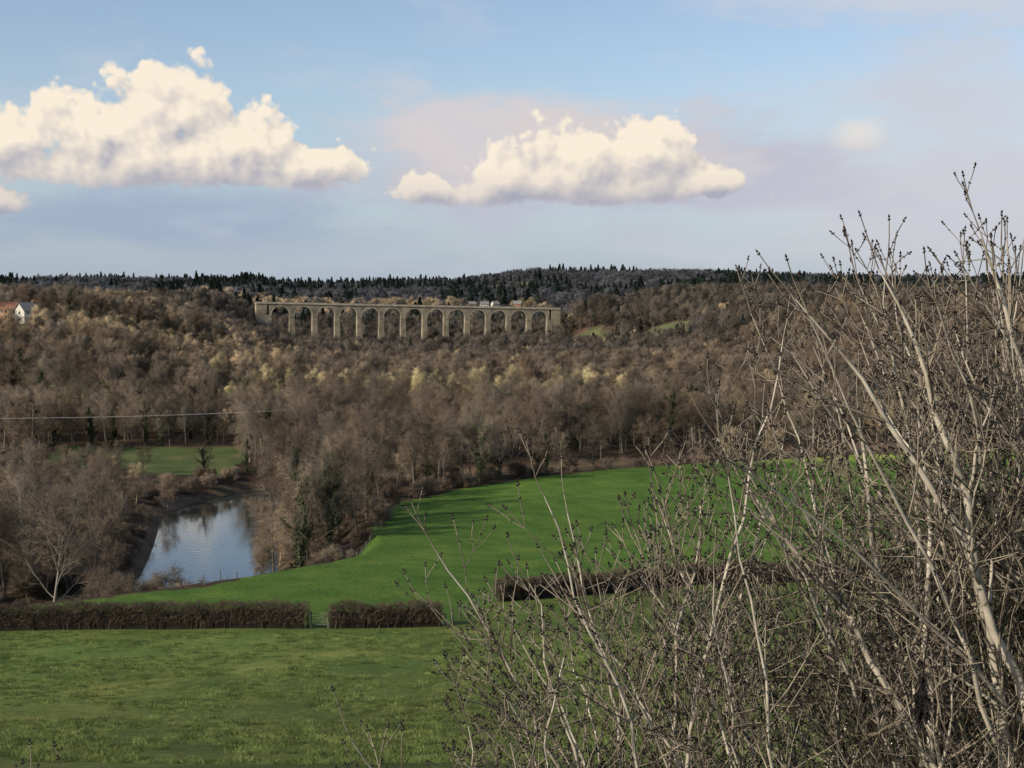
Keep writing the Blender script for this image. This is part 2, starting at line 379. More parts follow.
def scatter(name,c,P,scl,vid,wid):
    n=len(P); me=bpy.data.meshes.new(name); me.vertices.add(n); me.vertices.foreach_set('co',np.asarray(P,np.float32).ravel())
    for nm,ty_,v in (('scl','FLOAT',scl),('wid','FLOAT',wid),('rot','FLOAT',R.uniform(0,6.28,n)),('vid','INT',vid)):
        a=me.attributes.new(nm,ty_,'POINT'); a.data.foreach_set('value',np.asarray(v,np.float32 if ty_=='FLOAT' else np.int32))
    o=link(bpy.data.objects.new(name,me))
    ng=bpy.data.node_groups.new(name,'GeometryNodeTree')
    ng.interface.new_socket('Geometry',in_out='INPUT',socket_type='NodeSocketGeometry')
    ng.interface.new_socket('Geometry',in_out='OUTPUT',socket_type='NodeSocketGeometry')
    N=ng.nodes;L=ng.links
    gi=N.new('NodeGroupInput');go=N.new('NodeGroupOutput'); ip=N.new('GeometryNodeInstanceOnPoints'); ci=N.new('GeometryNodeCollectionInfo')
    ci.inputs['Collection'].default_value=c; ci.inputs['Separate Children'].default_value=True; ci.inputs['Reset Children'].default_value=True
    def at(nm,t):
        q=N.new('GeometryNodeInputNamedAttribute'); q.data_type=t; q.inputs['Name'].default_value=nm; return q.outputs[0]
    cs=N.new('ShaderNodeCombineXYZ'); s=at('scl','FLOAT'); w=at('wid','FLOAT'); L.new(w,cs.inputs[0]);L.new(w,cs.inputs[1]);L.new(s,cs.inputs[2])
    cr=N.new('ShaderNodeCombineXYZ'); L.new(at('rot','FLOAT'),cr.inputs[2])
    L.new(gi.outputs[0],ip.inputs['Points']); L.new(ci.outputs[0],ip.inputs['Instance']); ip.inputs['Pick Instance'].default_value=True
    L.new(at('vid','INT'),ip.inputs['Instance Index']); L.new(cr.outputs[0],ip.inputs['Rotation']); L.new(cs.outputs[0],ip.inputs['Scale'])
    L.new(ip.outputs[0],go.inputs[0]); md=o.modifiers.new('scatter','NODES'); md.node_group=ng
    return o
VA=np.array((-234.,1345.)); VB=np.array((37.,1443.))      # viaduct axis
def candidates(y0,y1,sp,halfk=.42,pad=45):
    gx=np.arange(-(halfk*y1+pad),halfk*y1+pad,sp); gy=np.arange(y0,y1,sp)
    x,y=np.meshgrid(gx,gy); x=x.ravel()+R.uniform(-.48,.48,x.size)*sp; y=y.ravel()+R.uniform(-.48,.48,y.size)*sp
    k=(np.abs(x)<halfk*y+pad)&~inpoly(x,y,FIELD)&~inpoly(x,y,MEADOW)&~inpoly(x,y,STRIP)&~clearings(x,y)
    k&=~((polydist(x,y,RIVER)<11.5)&(y<430))
    k&=polydist(x,y,[VA,VB])>9
    return x[k],y[k]
# --- near/riverside woodland 180..450
x,y=candidates(165,450,6.0)
gap=[(-58,200),(-36,200),(-56,296),(-82,296)]
keep=(y>255)|((x<-58)&(y>172))
keep&=~inpoly(x,y,gap)&~((x>-60)&(x<-8)&(y<262))
edge=polydist(x,y,np.array(FIELD[5:14],float)); keep&=(edge>2.5)
keep&=~((x>110)&(y<372))
x,y=x[keep],y[keep]; n=len(x)
u=R.rand(n); vid=R.randint(0,5,n)
vid=np.where(u<.18,R.randint(5,8,n),vid); vid=np.where((u>.91),R.randint(10,12,n),vid)
wy=(vnoise(x/35,y/25,61)>.4)&(y>385)&(y<450)&(x>-150)&(x<130); vid=np.where(wy&(u>.25),R.randint(8,10,n),vid)
vid=np.where((x>35)&(vnoise(x/25,y/25,66)>.5)&(u>.4),R.randint(10,12,n),vid)
s=R.uniform(.58,1.06,n)*(.84+.4*(vnoise(x/22,y/22,5)-.3))
s=np.where((x<-55)&(y<312),s*np.interp(y,[180,240,312],[.88,.62,.5]),s)
scatter('riverside_woodland',near_c,np.stack([x,y,H(x,y)-.1],1),s,vid,s*R.uniform(.85,1.1,n))
# undergrowth bushes along the banks / field margin
x,y=candidates(150,330,3.6)
k=((polydist(x,y,RIVER)<19)&(x<-12)|(polydist(x,y,np.array(FIELD[3:14],float))<5))&(R.rand(len(x))<.75)&~((x>-52)&(y<186)&(x<-30)&(R.rand(len(x))<.6))
k&=~((x>100)&(y<345))
x,y=x[k],y[k]; n=len(x); s=R.uniform(.3,.9,n)
scatter('bankside_scrub',near_c,np.stack([x,y,H(x,y)-.1],1),s,R.randint(12,14,n),s*1.2)
# --- mid woodland
x,y=candidates(450,950,8.1); n=len(x); u=R.rand(n); vid=R.randint(0,4,n); vid=np.where(u<.11,6,vid)
tn=vnoise(x/45,y/60,71); vid=np.where((tn>.74)&(u>.35),5,vid); vid=np.where((tn<.10)&(u>.4),4,vid)
wl=(y<505)&(x>-105)&(x<45)&(vnoise(x/16,y/22,3)>.3)&(u>.25); vid=np.where(wl,4,vid)
vid=np.where((x<-85)&(y>500)&(vnoise(x/50,y/60,13)>.46)&(u>.25),5,vid)
s=R.uniform(.6,1.05,n)*(.85+.35*vnoise(x/30,y/30,91)); s=np.where(wl,s*1.12,s)
sb=scrubby(x,y)&(u>.1); vid=np.where(sb,np.where(u>.45,5,4),vid); s=np.where(sb,s*.45,s)
scatter('hillside_woodland',mid_c,np.stack([x,y,H(x,y)-.2],1),s,vid,s*R.uniform(.95,1.15,n)*np.where(sb,1.5,1))
# --- far
x,y=candidates(950,1620,10.); n=len(x); u=R.rand(n); vid=R.randint(0,3,n)
vid=np.where((vnoise(x/60,y/60,19)>.82)&(u>.3),3,vid)
vid=np.where((u<.06)|((vnoise(x/50,y/50,20)>.78)&(u<.5)),R.randint(4,6,n),vid)
s=R.uniform(.65,1.05,n)*(.85+.3*vnoise(x/40,y/40,92)); s=np.where((y>1200)&(x<75)&(x>-225),s*1.22,s)
s=np.where(vid>=4,s*.85,s)
scatter('valley_woodland',far_c,np.stack([x,y,H(x,y)-.2],1),s,vid,s*R.uniform(.95,1.25,n))
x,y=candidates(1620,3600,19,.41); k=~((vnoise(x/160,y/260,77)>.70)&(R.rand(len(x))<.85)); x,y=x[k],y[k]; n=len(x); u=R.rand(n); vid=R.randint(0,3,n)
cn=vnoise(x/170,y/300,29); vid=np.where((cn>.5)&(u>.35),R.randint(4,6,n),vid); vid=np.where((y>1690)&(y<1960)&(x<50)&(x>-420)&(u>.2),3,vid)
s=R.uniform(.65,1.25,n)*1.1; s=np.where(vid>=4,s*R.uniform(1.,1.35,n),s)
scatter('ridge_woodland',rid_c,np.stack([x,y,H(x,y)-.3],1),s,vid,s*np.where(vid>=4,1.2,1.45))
# --- tussocky grass of the near field
n=15000; y=R.uniform(48,109,n); x=R.uniform(-.44,.30,n)*y-1
k=(vnoise(x/3.2,y/3.2,55)+.5*vnoise(x/.9,y/.9,56)>.62)&(y<108); x,y=x[k],y[k]; n=len(x); s=R.uniform(.5,1.25,n)
scatter('grass_tussocks',gr_c,np.stack([x,y,H(x,y)],1),s,R.randint(0,3,n),s*R.uniform(.8,1.6,n))

# --- individually placed trees by the river
def place(name,me,x,y,s,w=None):
    o=link(bpy.data.objects.new(name,me)); o.location=(x,y,h1(x,y)); w=w or s
    o.scale=(w,w,s); o.rotation_euler=(0,0,rnd.uniform(0,6.28)); return o
for (x,y,s) in [(-57,171,.95),(-62,178,1.0),(-54,180,.78),(-67,172,1.02),(-51,174,.68),(-60,188,.85),(-73,176,.95),(-48.5,168.5,.5),(-66,186,.92),(-58,196,.68)]:
    place('bare_oak_tree',broad[rnd.randrange(5)],x,y,s,s*.9)
for (x,y,s) in [(-29,190,1.08),(-25.5,196,.98),(-31,203,1.14),(-27,214,1.06),(-32,232,1.0),(-24.5,238,.95)]:
    place('ivy_clad_tree',ivyt[rnd.randrange(3)],x,y,s,s*.85)
for (x,y,s) in [(-23,206,.85),(-24,226,1.0),(-29,245,1.0),(-24,252,.9),(-38,247,.95),(-33.5,195,.8),(-34.5,222,.95),(-44,268,.9),(-22.5,216,.7),(-37,262,.9),(-29,197,.9)]:
    place('bare_riverside_tree',broad[rnd.randrange(5)],x,y,s,s*.9)
for (x,y,s) in [(-35,209,.8),(-65,262,.6),(-35,192,.65),(-69,255,.7),(-36,200,.7),(-39.5,155,.50),(-36,153,.44)]:
    place('birch_tree',birch[rnd.randrange(2)],x,y,s,s*1.15)
for (x,y,s) in [(-44,154.5,2.0),(-38,155.5,1.8),(-35,172,1.2),(-34,160,1.3),(-33,181,.9)]:
    place('bare_bush',bush[rnd.randrange(2)],x,y,s,s*1.0)

# ------------------------------------------------------------ hedges
def hedge(name,path,ht=2.1,wd=1.5,dens=420):
    rs=np.random.RandomState(len(path)*7+int(abs(path[0][0]))); g=Geo()
    P=np.array(path,float); seg=np.linalg.norm(np.diff(P,axis=0),axis=1); cum=np.concatenate([[0],np.cumsum(seg)]); Ltot=cum[-1]
    def at(s): return np.interp(s,cum,P[:,0]),np.interp(s,cum,P[:,1])
    m=max(3,int(Ltot/.8)); Vc=[];Tc=[]
    for i in range(m+1):
        s=Ltot*(.006+.988*i/m); cx,cy=at(s); x2,y2=at(min(s+.1,Ltot)); x1,y1=at(max(s-.1,0)); d=np.array([x2-x1,y2-y1]); d/=np.linalg.norm(d)+1e-9; nn=(-d[1],d[0])
        zz=h1(cx,cy); hh=ht*(.58+.06*math.sin(i*1.7)+.08*rs.rand()); w=wd*.2
        for (a,b_) in ((-w,-.2),(-w*.8,hh),(w*.8,hh),(w,-.2)): Vc.append((cx+nn[0]*a,cy+nn[1]*a,zz+b_))
    for i in range(m):
        for j in range(4):
            a=4*i+j;b_=4*i+(j+1)%4; Tc+=[(a,b_,b_+4),(a,b_+4,a+4)]
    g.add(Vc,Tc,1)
    n=int(Ltot*dens); s=rs.uniform(0,Ltot,n); cx,cy=at(s); off=rs.uniform(-.5,.5,n)*wd
    ox=cx+rs.normal(0,.1,n); oy=cy+off
    z=H(ox,oy); top=ht*(1+.03*np.sin(s*.9)+.12*(vnoise(s/1.3,s*0+3,4)-.5)+.16*(vnoise(s/.4,s*0,9)-.5))
    b0=rs.uniform(.1,.9,n)**.8*top; A=np.stack([ox,oy,z+b0],1)
    d=rs.normal(size=(n,3))*[.5,.45,.3]+[0,0,.7]; d/=np.linalg.norm(d,axis=1)[:,None]
    ln=np.minimum(rs.uniform(.3,.8,n),(top-b0)*1.05+.05)
    g.cones_np(A,A+d*ln[:,None],rs.uniform(.012,.028,n),0)
    q=int(Ltot*9); s=rs.uniform(0,Ltot,q); cx,cy=at(s); zz=H(cx,cy)
    A=np.stack([cx,cy+rs.normal(0,.25,q),zz-.1],1); B=A+np.stack([rs.normal(0,.25,q),rs.normal(0,.15,q),ht*rs.uniform(.7,1.15,q)],1)
    g.cones_np(A,B,.045,0)
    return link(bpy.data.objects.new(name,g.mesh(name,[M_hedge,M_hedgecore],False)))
hedge('field_hedge',[(-85,109),(-60,110.5),(-42,110),(-30,110.4),(-16.3,110.8)],2.25)
hedge('field_hedge',[(-14.6,111),(-10,111.6),(-5.7,112.2)],2.1)
hedge('field_hedge',[(-1.5,128),(3,131),(8.5,134),(19,142),(50,147),(95,151)],2.2,1.8)

# ------------------------------------------------------------ fences, gate
def boxgeo(g,c,sx,sy,sz,m=0,rz=0):
    ca,sa=math.cos(rz),math.sin(rz); V=[]
    for z in (-1,1):
        for (a,b_) in ((-1,-1),(1,-1),(1,1),(-1,1)):
            x=a*sx/2;y=b_*sy/2; V.append((c[0]+x*ca-y*sa,c[1]+x*sa+y*ca,c[2]+z*sz/2))
    g.add(V,[(0,2,1),(0,3,2),(4,5,6),(4,6,7),(0,1,5),(0,5,4),(1,2,6),(1,6,5),(2,3,7),(2,7,6),(3,0,4),(3,4,7)],m)
def fence(name,path,sp=2.6,th=.09):
    g=Geo(); P=chaikin(path,1); seg=np.linalg.norm(np.diff(P,axis=0),axis=1); cum=np.concatenate([[0],np.cumsum(seg)])
    pts=[]
    for s in np.arange(0,cum[-1],sp):
        x=np.interp(s,cum,P[:,0]);y=np.interp(s,cum,P[:,1]); z=h1(x,y); pts.append((x,y,z)); boxgeo(g,(x,y,z+.5),th,th,1.2+rnd.uniform(-.12,.08),0,rnd.random())
    for a,b_ in zip(pts[:-1],pts[1:]):
        for hh in (.45,.75,1.0): g.tube([Vector((a[0],a[1],a[2]+hh)),Vector((b_[0],b_[1],b_[2]+hh))],[.004,.004],3,1)
    return link(bpy.data.objects.new(name,g.mesh(name,[M_wood,M_wire],False)))
fence('post_and_wire_fence',[(-33,140),(-21.5,170),(-19,200),(-20,233),(-19,246)],3.2)
fence('post_and_wire_fence',[(-5.4,112.3),(-3.4,120),(-1.7,127.6)],2.0)
g=Geo(); z=h1(-15.4,110.9)
for xx in (-16.1,-14.75): boxgeo(g,(xx,110.9,z+.6),.13,.13,1.5)
for k_ in range(5): boxgeo(g,(-15.42,110.9,z+.3+.22*k_),1.18,.04,.055)
g.tube([Vector((-16,110.84,z+.3)),Vector((-14.85,110.84,z+1.15))],[.03,.03],4,0)
link(bpy.data.objects.new('field_gate',g.mesh('field_gate',[M_wood],False)))

# ------------------------------------------------------------ power line
poles=[(-50.5,312,12.3),(-170,306,12.0)]
tops=[]
for (x,y,hh) in poles:
    g=Geo(); z=h1(x,y)
    g.tube([Vector((x,y,z-.5)),Vector((x,y,z+hh*.5)),Vector((x,y,z+hh))],[.18,.15,.12],8,0)
    boxgeo(g,(x,y-.18,z+hh-.35),.12,1.5,.14); boxgeo(g,(x,y,z+hh+.12),.1,.1,.22)
    tops.append(Vector((x,y,z+hh+.2))); link(bpy.data.objects.new('utility_pole',g.mesh('utility_pole',[M_wood],False)))
g=Geo(); pts=[]
for i in range(33):
    t=i/32; p=tops[0].lerp(tops[1],t); p.z-=4*t*(1-t)*1.4; pts.append(p)
g.tube(pts,[.035]*33,4,0); link(bpy.data.objects.new('overhead_cable',g.mesh('overhead_cable',[M_wire],False)))

# ------------------------------------------------------------ viaduct
def viaduct():
    par=link(bpy.data.objects.new('stone_railway_viaduct',None))
    d=VB-VA; Lt=np.linalg.norm(d); d/=Lt; nrm=np.array([-d[1],d[0]]); hw=4.2
    nb=13; bay=Lt/nb; pw=4.6
    def ztop(s): return 38.0-6.0*s/Lt
    def P(s,o,z): q=VA+d*s+nrm*o; return (q[0],q[1],z)
    g=Geo(); K=18
    for i in range(nb):
        s0=i*bay;s1=s0+bay; a0=s0+pw/2;a1=s1-pw/2; rr=(a1-a0)/2; cm=(a0+a1)/2
        zt0=ztop(cm)-1.6; crown=zt0-2.0; spring=crown-rr
        for side in (-hw,hw):
            V=[];T=[]
            ss_=[s0]+[cm-rr*math.cos(math.pi*k/K) for k in range(K+1)]+[s1]
            zz=[spring]+[spring+rr*math.sin(math.pi*k/K) for k in range(K+1)]+[spring]
            for s_,z_ in zip(ss_,zz): V+= [P(s_,side,z_),P(s_,side,ztop(s_)-1.6)]
            for k in range(K+2):
                q=2*k; T+=[(q,q+2,q+3),(q,q+3,q+1)] if side<0 else [(q,q+3,q+2),(q,q+1,q+3)]
            g.add(V,T,0)
        V=[];T=[]
        for k in range(K+1):
            s_=cm-rr*math.cos(math.pi*k/K); z_=spring+rr*math.sin(math.pi*k/K); V+=[P(s_,-hw,z_),P(s_,hw,z_)]
        for k in range(K): q=2*k; T+=[(q,q+1,q+3),(q,q+3,q+2)]
        g.add(V,T,0)
        V=[];T=[]
        for k in range(K+1):
            a=math.pi*k/K
            for rr2 in (rr-.02,rr+.9): V.append(P(cm-rr2*math.cos(a),-hw-.12,spring+rr2*math.sin(a)))
        for k in range(K): q=2*k; T+=[(q,q+2,q+3),(q,q+3,q+1)]
        g.add(V,T,1)
    o=link(bpy.data.objects.new('arches',g.mesh('arches',[M_stone,M_stoned],False))); o.parent=par
    g=Geo()
    for i in range(nb+1):
        s=i*bay; spring=ztop(s)-1.6-2.0-(bay-pw)/2; q=VA+d*s; zb=min(h1(q[0],q[1]),spring-2)-3
        V=[]
        for (z_,w,e) in ((zb,pw/2+1.0,1.3),(spring,pw/2,.0)):
            for (a,b_) in ((-1,-1),(1,-1),(1,1),(-1,1)): V.append(P(s+a*w,b_*(hw+e),z_))
        g.add(V,[(0,1,5),(0,5,4),(1,2,6),(1,6,5),(2,3,7),(2,7,6),(3,0,4),(3,4,7)],0)
        for (z_,hh,e) in ((spring-.3,.7,.35),):
            V=[]
            for zz in (z_-hh/2,z_+hh/2):
                for (a,b_) in ((-1,-1),(1,-1),(1,1),(-1,1)): V.append(P(s+a*(pw/2+e),b_*(hw+e),zz))
            g.add(V,[(0,2,1),(0,3,2),(4,5,6),(4,6,7),(0,1,5),(0,5,4),(1,2,6),(1,6,5),(2,3,7),(2,7,6),(3,0,4),(3,4,7)],1)
    o=link(bpy.data.objects.new('piers',g.mesh('piers',[M_stone,M_stoned],False))); o.parent=par
    X_=12
    def bar(name,s0,s1,o0,o1,z0,z1,m):
        g=Geo(); V=[]
        for s_ in (s0,s1):
            for (o_,z_) in ((o0,z0),(o1,z0),(o1,z1),(o0,z1)): V.append(P(s_,o_,ztop(s_)+z_))
        g.add(V,[(0,1,2),(0,2,3),(4,6,5),(4,7,6)]+[t for j in range(4) for t in ((j,(j+1)%4+4,(j+1)%4),(j,j+4,(j+1)%4+4))],0)
        o=link(bpy.data.objects.new(name,g.mesh(name,[m],False))); o.parent=par
    bar('cornice',-X_,Lt+X_,-hw-.6,hw+.6,-1.597,-1.0,M_stoned)
    bar('parapet_near',-X_,Lt+X_,-hw-.25,-hw+.35,-.997,.4,M_stoned)
    bar('parapet_far',-X_,Lt+X_,hw-.35,hw+.25,-.997,.4,M_stoned)
    bar('trackbed',-X_,Lt+X_,-hw+.353,hw-.353,-.997,-.6,M_roofs)
    for nm,s0,s1 in (('abutment_left',-X_,-pw/2-.01),('abutment_right',Lt+pw/2+.01,Lt+X_)): bar(nm,s0,s1,-hw-.1,hw+.1,-38,-1.603,M_stone)
viaduct()

# ------------------------------------------------------------ houses
def house(name,x,y,w,dp,hh,rh,rot,wall,roof,floors=2,z=None):
    e=link(bpy.data.objects.new(name,None)); e.location=(x,y,(h1(x,y) if z is None else z)); e.rotation_euler=(0,0,rot)
    def part(nm,g,m):
        o=link(bpy.data.objects.new(nm,g.mesh(nm,[m],False))); o.parent=e
    g=Geo(); boxgeo(g,(0,0,hh/2-1),w,dp,hh+2)
    g.add([(-w/2,-dp/2,hh),(-w/2,dp/2,hh),(-w/2,0,hh+rh),(w/2,-dp/2,hh),(w/2,dp/2,hh),(w/2,0,hh+rh)],[(0,2,1),(3,4,5)],0); part('walls',g,wall)
    g=Geo(); e_=.5
    for sg in (-1,1):
        V=[(-w/2-e_,sg*(dp/2+e_),hh-.25),(w/2+e_,sg*(dp/2+e_),hh-.25),(w/2+e_,0,hh+rh+.08),(-w/2-e_,0,hh+rh+.08)]
        V+=[(a,b_,c+.22) for a,b_,c in V]
        g.add(V,[(0,1,2),(0,2,3),(4,6,5),(4,7,6),(0,5,1),(0,4,5),(1,5,6),(1,6,2),(2,6,7),(2,7,3),(3,7,4),(3,4,0)],0)
    part('roof',g,roof)
    g=Geo(); nw=max(2,int(w/3))
    for f_ in range(floors):
        for i in range(nw):
            cx=-w/2+(i+.5)*w/nw
            if f_==0 and i==nw//2: continue
            boxgeo(g,(cx,-dp/2-.02,1.5+f_*2.6),1.2,.08,1.2); boxgeo(g,(cx,dp/2+.02,1.5+f_*2.6),1.2,.08,1.2)
        for sx in (-1,1): boxgeo(g,(sx*(w/2+.02),0,1.5+f_*2.6),.08,1.2,1.2)
    part('windows',g,M_glass)
    g=Geo(); boxgeo(g,(-w/2+(nw//2+.5)*w/nw,-dp/2-.03,1.05),1.0,.08,2.1); part('door',g,M_rooft)
    g=Geo(); boxgeo(g,(w*.3,0,hh+rh+.3),.9,.7,2.0); boxgeo(g,(w*.3,0,hh+rh+1.45),.5,.3,.3); part('chimney',g,M_brick)
for (x,y,w,dp,hh,rh,rot,wa,ro,nm) in [
    (-203,588,8,7,5,3.2,.9,M_wall,M_roofs,'white_house'),
    (-203,556,8,6,4.6,3.2,-.5,M_brick,M_rooft,'brick_house'),
    (-212,592,8,7,5,3.,.4,M_wall,M_rooft,'white_house'),
    (-36,1828,11,8,5.5,3.5,.1,M_wall,M_roofs,'white_house'),(-22,1838,9,8,5.5,3.5,.5,M_wall,M_roofs,'white_house'),
    (8,1832,10,8,5.5,3.5,-.3,M_brick,M_roofs,'brick_house'),(-52,1835,9,8,5.5,3.5,.2,M_brick,M_roofs,'brick_house')]:
    house(nm,x,y,w,dp,hh,rh,rot,wa,ro)

# ------------------------------------------------------------ foreground ash saplings
def ash(name,stems,seed,pb=.66):
    r=random.Random(seed); g=Geo()
    def twig(p,d,Ln,rad,lev):
        n=max(3,int(Ln/.11)); pts=[p.copy()]; rr=[rad]
        for i in range(n):
            d=(d+rvec(r)*.17+Vector((0,0,.09))).normalized(); p=p+d*(Ln/n); pts.append(p.copy()); rr.append(rad+( .0022-rad)*(i+1)/n)
        g.tube(pts,rr,5 if rad>.006 else 4,1 if rad<.009 else 0)
        g.bud(pts[-1]-d*.004,d,.022,.0062,2)
        for k in (-1,1):
            sd=d.orthogonal()*k; g.bud(pts[-1]-d*.012,(d+sd*.9),.015,.0045,2)
        for i in range(1,n):
            td=(pts[i+1]-pts[i]).normalized() if i+1<=n else d
            if r.random()<.5:
                o=td.orthogonal().normalized(); o=(o*math.cos(i*1.57)+td.cross(o)*math.sin(i*1.57))
                for k in (-1,1): g.bud(pts[i]+o*k*rr[i]*.6,(td+o*k*.8),.011,.0038,2)
            if lev<2 and r.random()<(.6 if lev==0 else .38) :
                o=td.orthogonal().normalized(); a=r.random()*6.28; o=(o*math.cos(a)+td.cross(o)*math.sin(a))
                for k in ((-1,1) if r.random()<.5 else (1,)):
                    twig(pts[i].copy(),(td*.8+o*k*r.uniform(.5,.9)).normalized(),Ln*r.uniform(.3,.6)*(1.1-i/n*.6)+.06,rr[i]*.7,lev+1)
    for (rx,ry,tx,ty_,tz,r0) in stems:
        a=Vector((rx,ry,h1(rx,ry)-.1)); b_=Vector((tx,ty_,tz))
        c=Vector((rx+(tx-rx)*r.uniform(.1,.45),ry+(ty_-ry)*.3,a.z+(b_.z-a.z)*r.uniform(.5,.7)))
        n=18; pts=[];rr=[]; off=Vector((0,0,0))
        for i in range(n+1):
            t=i/n; off=off+rvec(r)*.028
            q=a*(1-t)**2+c*2*t*(1-t)+b_*t*t+off*(1 if 0<i else 0); pts.append(q); rr.append(r0*(1-t)**.85+.0028)
        g.tube(pts,rr,8 if r0>.02 else 6,0)
        L=(b_-a).length
        for i in range(5,n):
            t=i/n
            td=(pts[i+1]-pts[i]).normalized()
            if r.random()<pb:
                o=td.orthogonal().normalized(); an=r.random()*6.28; o=(o*math.cos(an)+td.cross(o)*math.sin(an))
                for k in ((-1,1) if r.random()<.5 else (1,)):
                    twig(pts[i].copy(),(td*.75+o*k*r.uniform(.45,.85)+Vector((-.12,0,.05))).normalized(),L*.26*(1.25-t)*r.uniform(.6,1.25)+.08,min(rr[i]*.55,.012),0)
        twig(pts[-1].copy(),(pts[-1]-pts[-2]).normalized(),.25,rr[-1],1)
    return link(bpy.data.objects.new(name,g.mesh(name,[M_ash,M_ashtw,M_bud],True)))
def env(x): return float(np.interp(x,[-.3,.1,.4,.65,.9,1.2,1.6,2.1,3],[39.05,39.15,39.2,39.4,39.75,40.1,40.36,40.44,40.5]))
def stemset(rx0,rx1,tx0,tx1,n,r0,r1,dy=0,lo=.9,seed=1):
    r=random.Random(seed); S=[]
    for i in range(n):
        rx=r.uniform(rx0,rx1); ry=6.2+dy+r.uniform(-.5,.6); tx=tx0+(tx1-tx0)*(i+r.random())/n; ty_=6.0+dy+r.uniform(-.7,.9)
        S.append((rx*ry/6,ry,tx*ty_/6,ty_,40+(env(tx)-40)*ty_/6-(r.random()**1.3)*lo-.12,r.uniform(r0,r1)))
    return S
ash('ash_tree_sapling',[(2.55,6.0,1.15,5.9,39.9,.034),(2.5,6.1,1.62,6.0,40.15,.038),(2.7,6.2,2.0,6.0,40.25,.042),(2.6,5.9,2.5,6.0,40.2,.034),(2.45,6,.85,6.1,39.45,.03)]+stemset(2.0,3.0,1.0,2.9,18,.010,.020,0,.45,2),21,.74)
ash('ash_tree_sapling',[(1.6,6.2,.62,6,39.1,.022),(1.75,6.2,1.3,6,39.6,.026),(1.9,6.0,1.75,6.1,39.8,.024)]+stemset(1.3,2.1,.6,2.2,12,.009,.016,.3,.9,3),22,.7)
ash('ash_tree_sapling',[(.75,6.2,-.22,6,38.98,.013),(.8,6.1,.0,6,38.5,.012),(.7,6.1,.3,6,39.0,.014),(.5,6.1,-.15,6.0,38.55,.010),(.6,6.0,.15,5.9,38.8,.011)]+stemset(.5,1.4,.1,1.3,13,.008,.014,-.2,.8,4),23)
ash('hazel_shrub',stemset(1.0,2.8,.5,2.8,10,.007,.012,1.2,1.4,5),24)
ash('hazel_shrub',[(-.35,5.6,-.62,5.5,38.15,.007),(-.3,5.6,-.48,5.5,38.05,.006),(-.2,5.7,-.2,5.6,38.2,.007),(0,5.7,.05,5.6,38.35,.008),(.15,5.7,.2,5.6,38.5,.008)],25)
ash('hazel_shrub',[(-1.9,5.6,-1.86,5.5,37.95,.005),(-1.95,5.6,-1.97,5.5,37.9,.005)],26)
g=Geo(); rs=np.random.RandomState(5); A=np.array([1.62,5.45,38.42])+rs.normal(size=(110,3))*[.014,.012,.045]
g.cones_np(A,A+rs.normal(size=(110,3))*[.012,.012,.01]+[0,0,-.04],.008,0)
g.tube([Vector((1.62,5.45,38.37)),Vector((1.63,5.47,38.54)),Vector((1.66,5.5,38.70))],[.003,.003,.004],4,0)
link(bpy.data.objects.new('ash_key_cluster',g.mesh('ash_key_cluster',[M_bud],False)))

# ------------------------------------------------------------ world
w=bpy.data.worlds.new('World'); scene.world=w; w.use_nodes=True; nt=w.node_tree; N=nt.nodes; L=nt.links
bg=N['Background']; bg.inputs['Strength'].default_value=.1
SUN_EL=math.radians(28); SUN_AZ=math.radians(236)   # clockwise from +Y : behind-left
sky=N.new('ShaderNodeTexSky'); sky.sky_type='NISHITA'; sky.sun_disc=False; sky.sun_elevation=SUN_EL; sky.sun_rotation=SUN_AZ
def mt(op,a,b_=None,c=None,clamp=False):
    n=N.new('ShaderNodeMath'); n.operation=op; n.use_clamp=clamp
    for i,v in enumerate((a,b_,c)):
        if v is None: continue
        if isinstance(v,(int,float)): n.inputs[i].default_value=v
        else: L.new(v,n.inputs[i])
    return n.outputs[0]
def vmn(op,a,b_):
    n=N.new('ShaderNodeVectorMath'); n.operation=op
    for i,v in enumerate((a,b_)):
        if isinstance(v,(tuple,list)): n.inputs[i].default_value=v
        elif isinstance(v,(int,float)): n.inputs['Scale'].default_value=v
        else: L.new(v,n.inputs[i])
    return n.outputs['Value'] if op=='LENGTH' else n.outputs['Vector']
def sm(x,a,b_):
    m=N.new('ShaderNodeMapRange'); m.interpolation_type='SMOOTHSTEP'; L.new(x,m.inputs['Value']); m.inputs['From Min'].default_value=a; m.inputs['From Max'].default_value=b_; return m.outputs['Result']
def mixc(f,a,b_):
    m=N.new('ShaderNodeMix'); m.data_type='RGBA'
    for k,v in (('Factor',f),('A',a),('B',b_)):
        if isinstance(v,tuple): m.inputs[k].default_value=(*v,1)
        elif isinstance(v,(int,float)): m.inputs[k].default_value=v
        else: L.new(v,m.inputs[k])
    return m.outputs['Result']
def nz(v,s,d,r=.55):
    n=N.new('ShaderNodeTexNoise'); n.noise_dimensions='2D'; n.inputs['Scale'].default_value=s; n.inputs['Detail'].default_value=d; n.inputs['Roughness'].default_value=r; L.new(v,n.inputs['Vector']); return n
def vor(v,s):
    n=N.new('ShaderNodeTexVoronoi'); n.voronoi_dimensions='2D'; n.feature='SMOOTH_F1'; n.inputs['Scale'].default_value=s; n.inputs['Smoothness'].default_value=.3; L.new(v,n.inputs['Vector']); return n.outputs['Distance']
tc=N.new('ShaderNodeTexCoord'); sp=N.new('ShaderNodeSeparateXYZ'); L.new(tc.outputs['Generated'],sp.inputs[0])
az=mt('ARCTAN2',sp.outputs[0],sp.outputs[1]); el=mt('ARCSINE',sp.outputs[2])
cb=N.new('ShaderNodeCombineXYZ'); L.new(az,cb.inputs[0]); L.new(el,cb.inputs[1]); P0=cb.outputs[0]
def E(px,py,rx,ry): return (math.atan((px-512)/1400),math.atan((300-py)/1400),rx/1400,ry/1400)
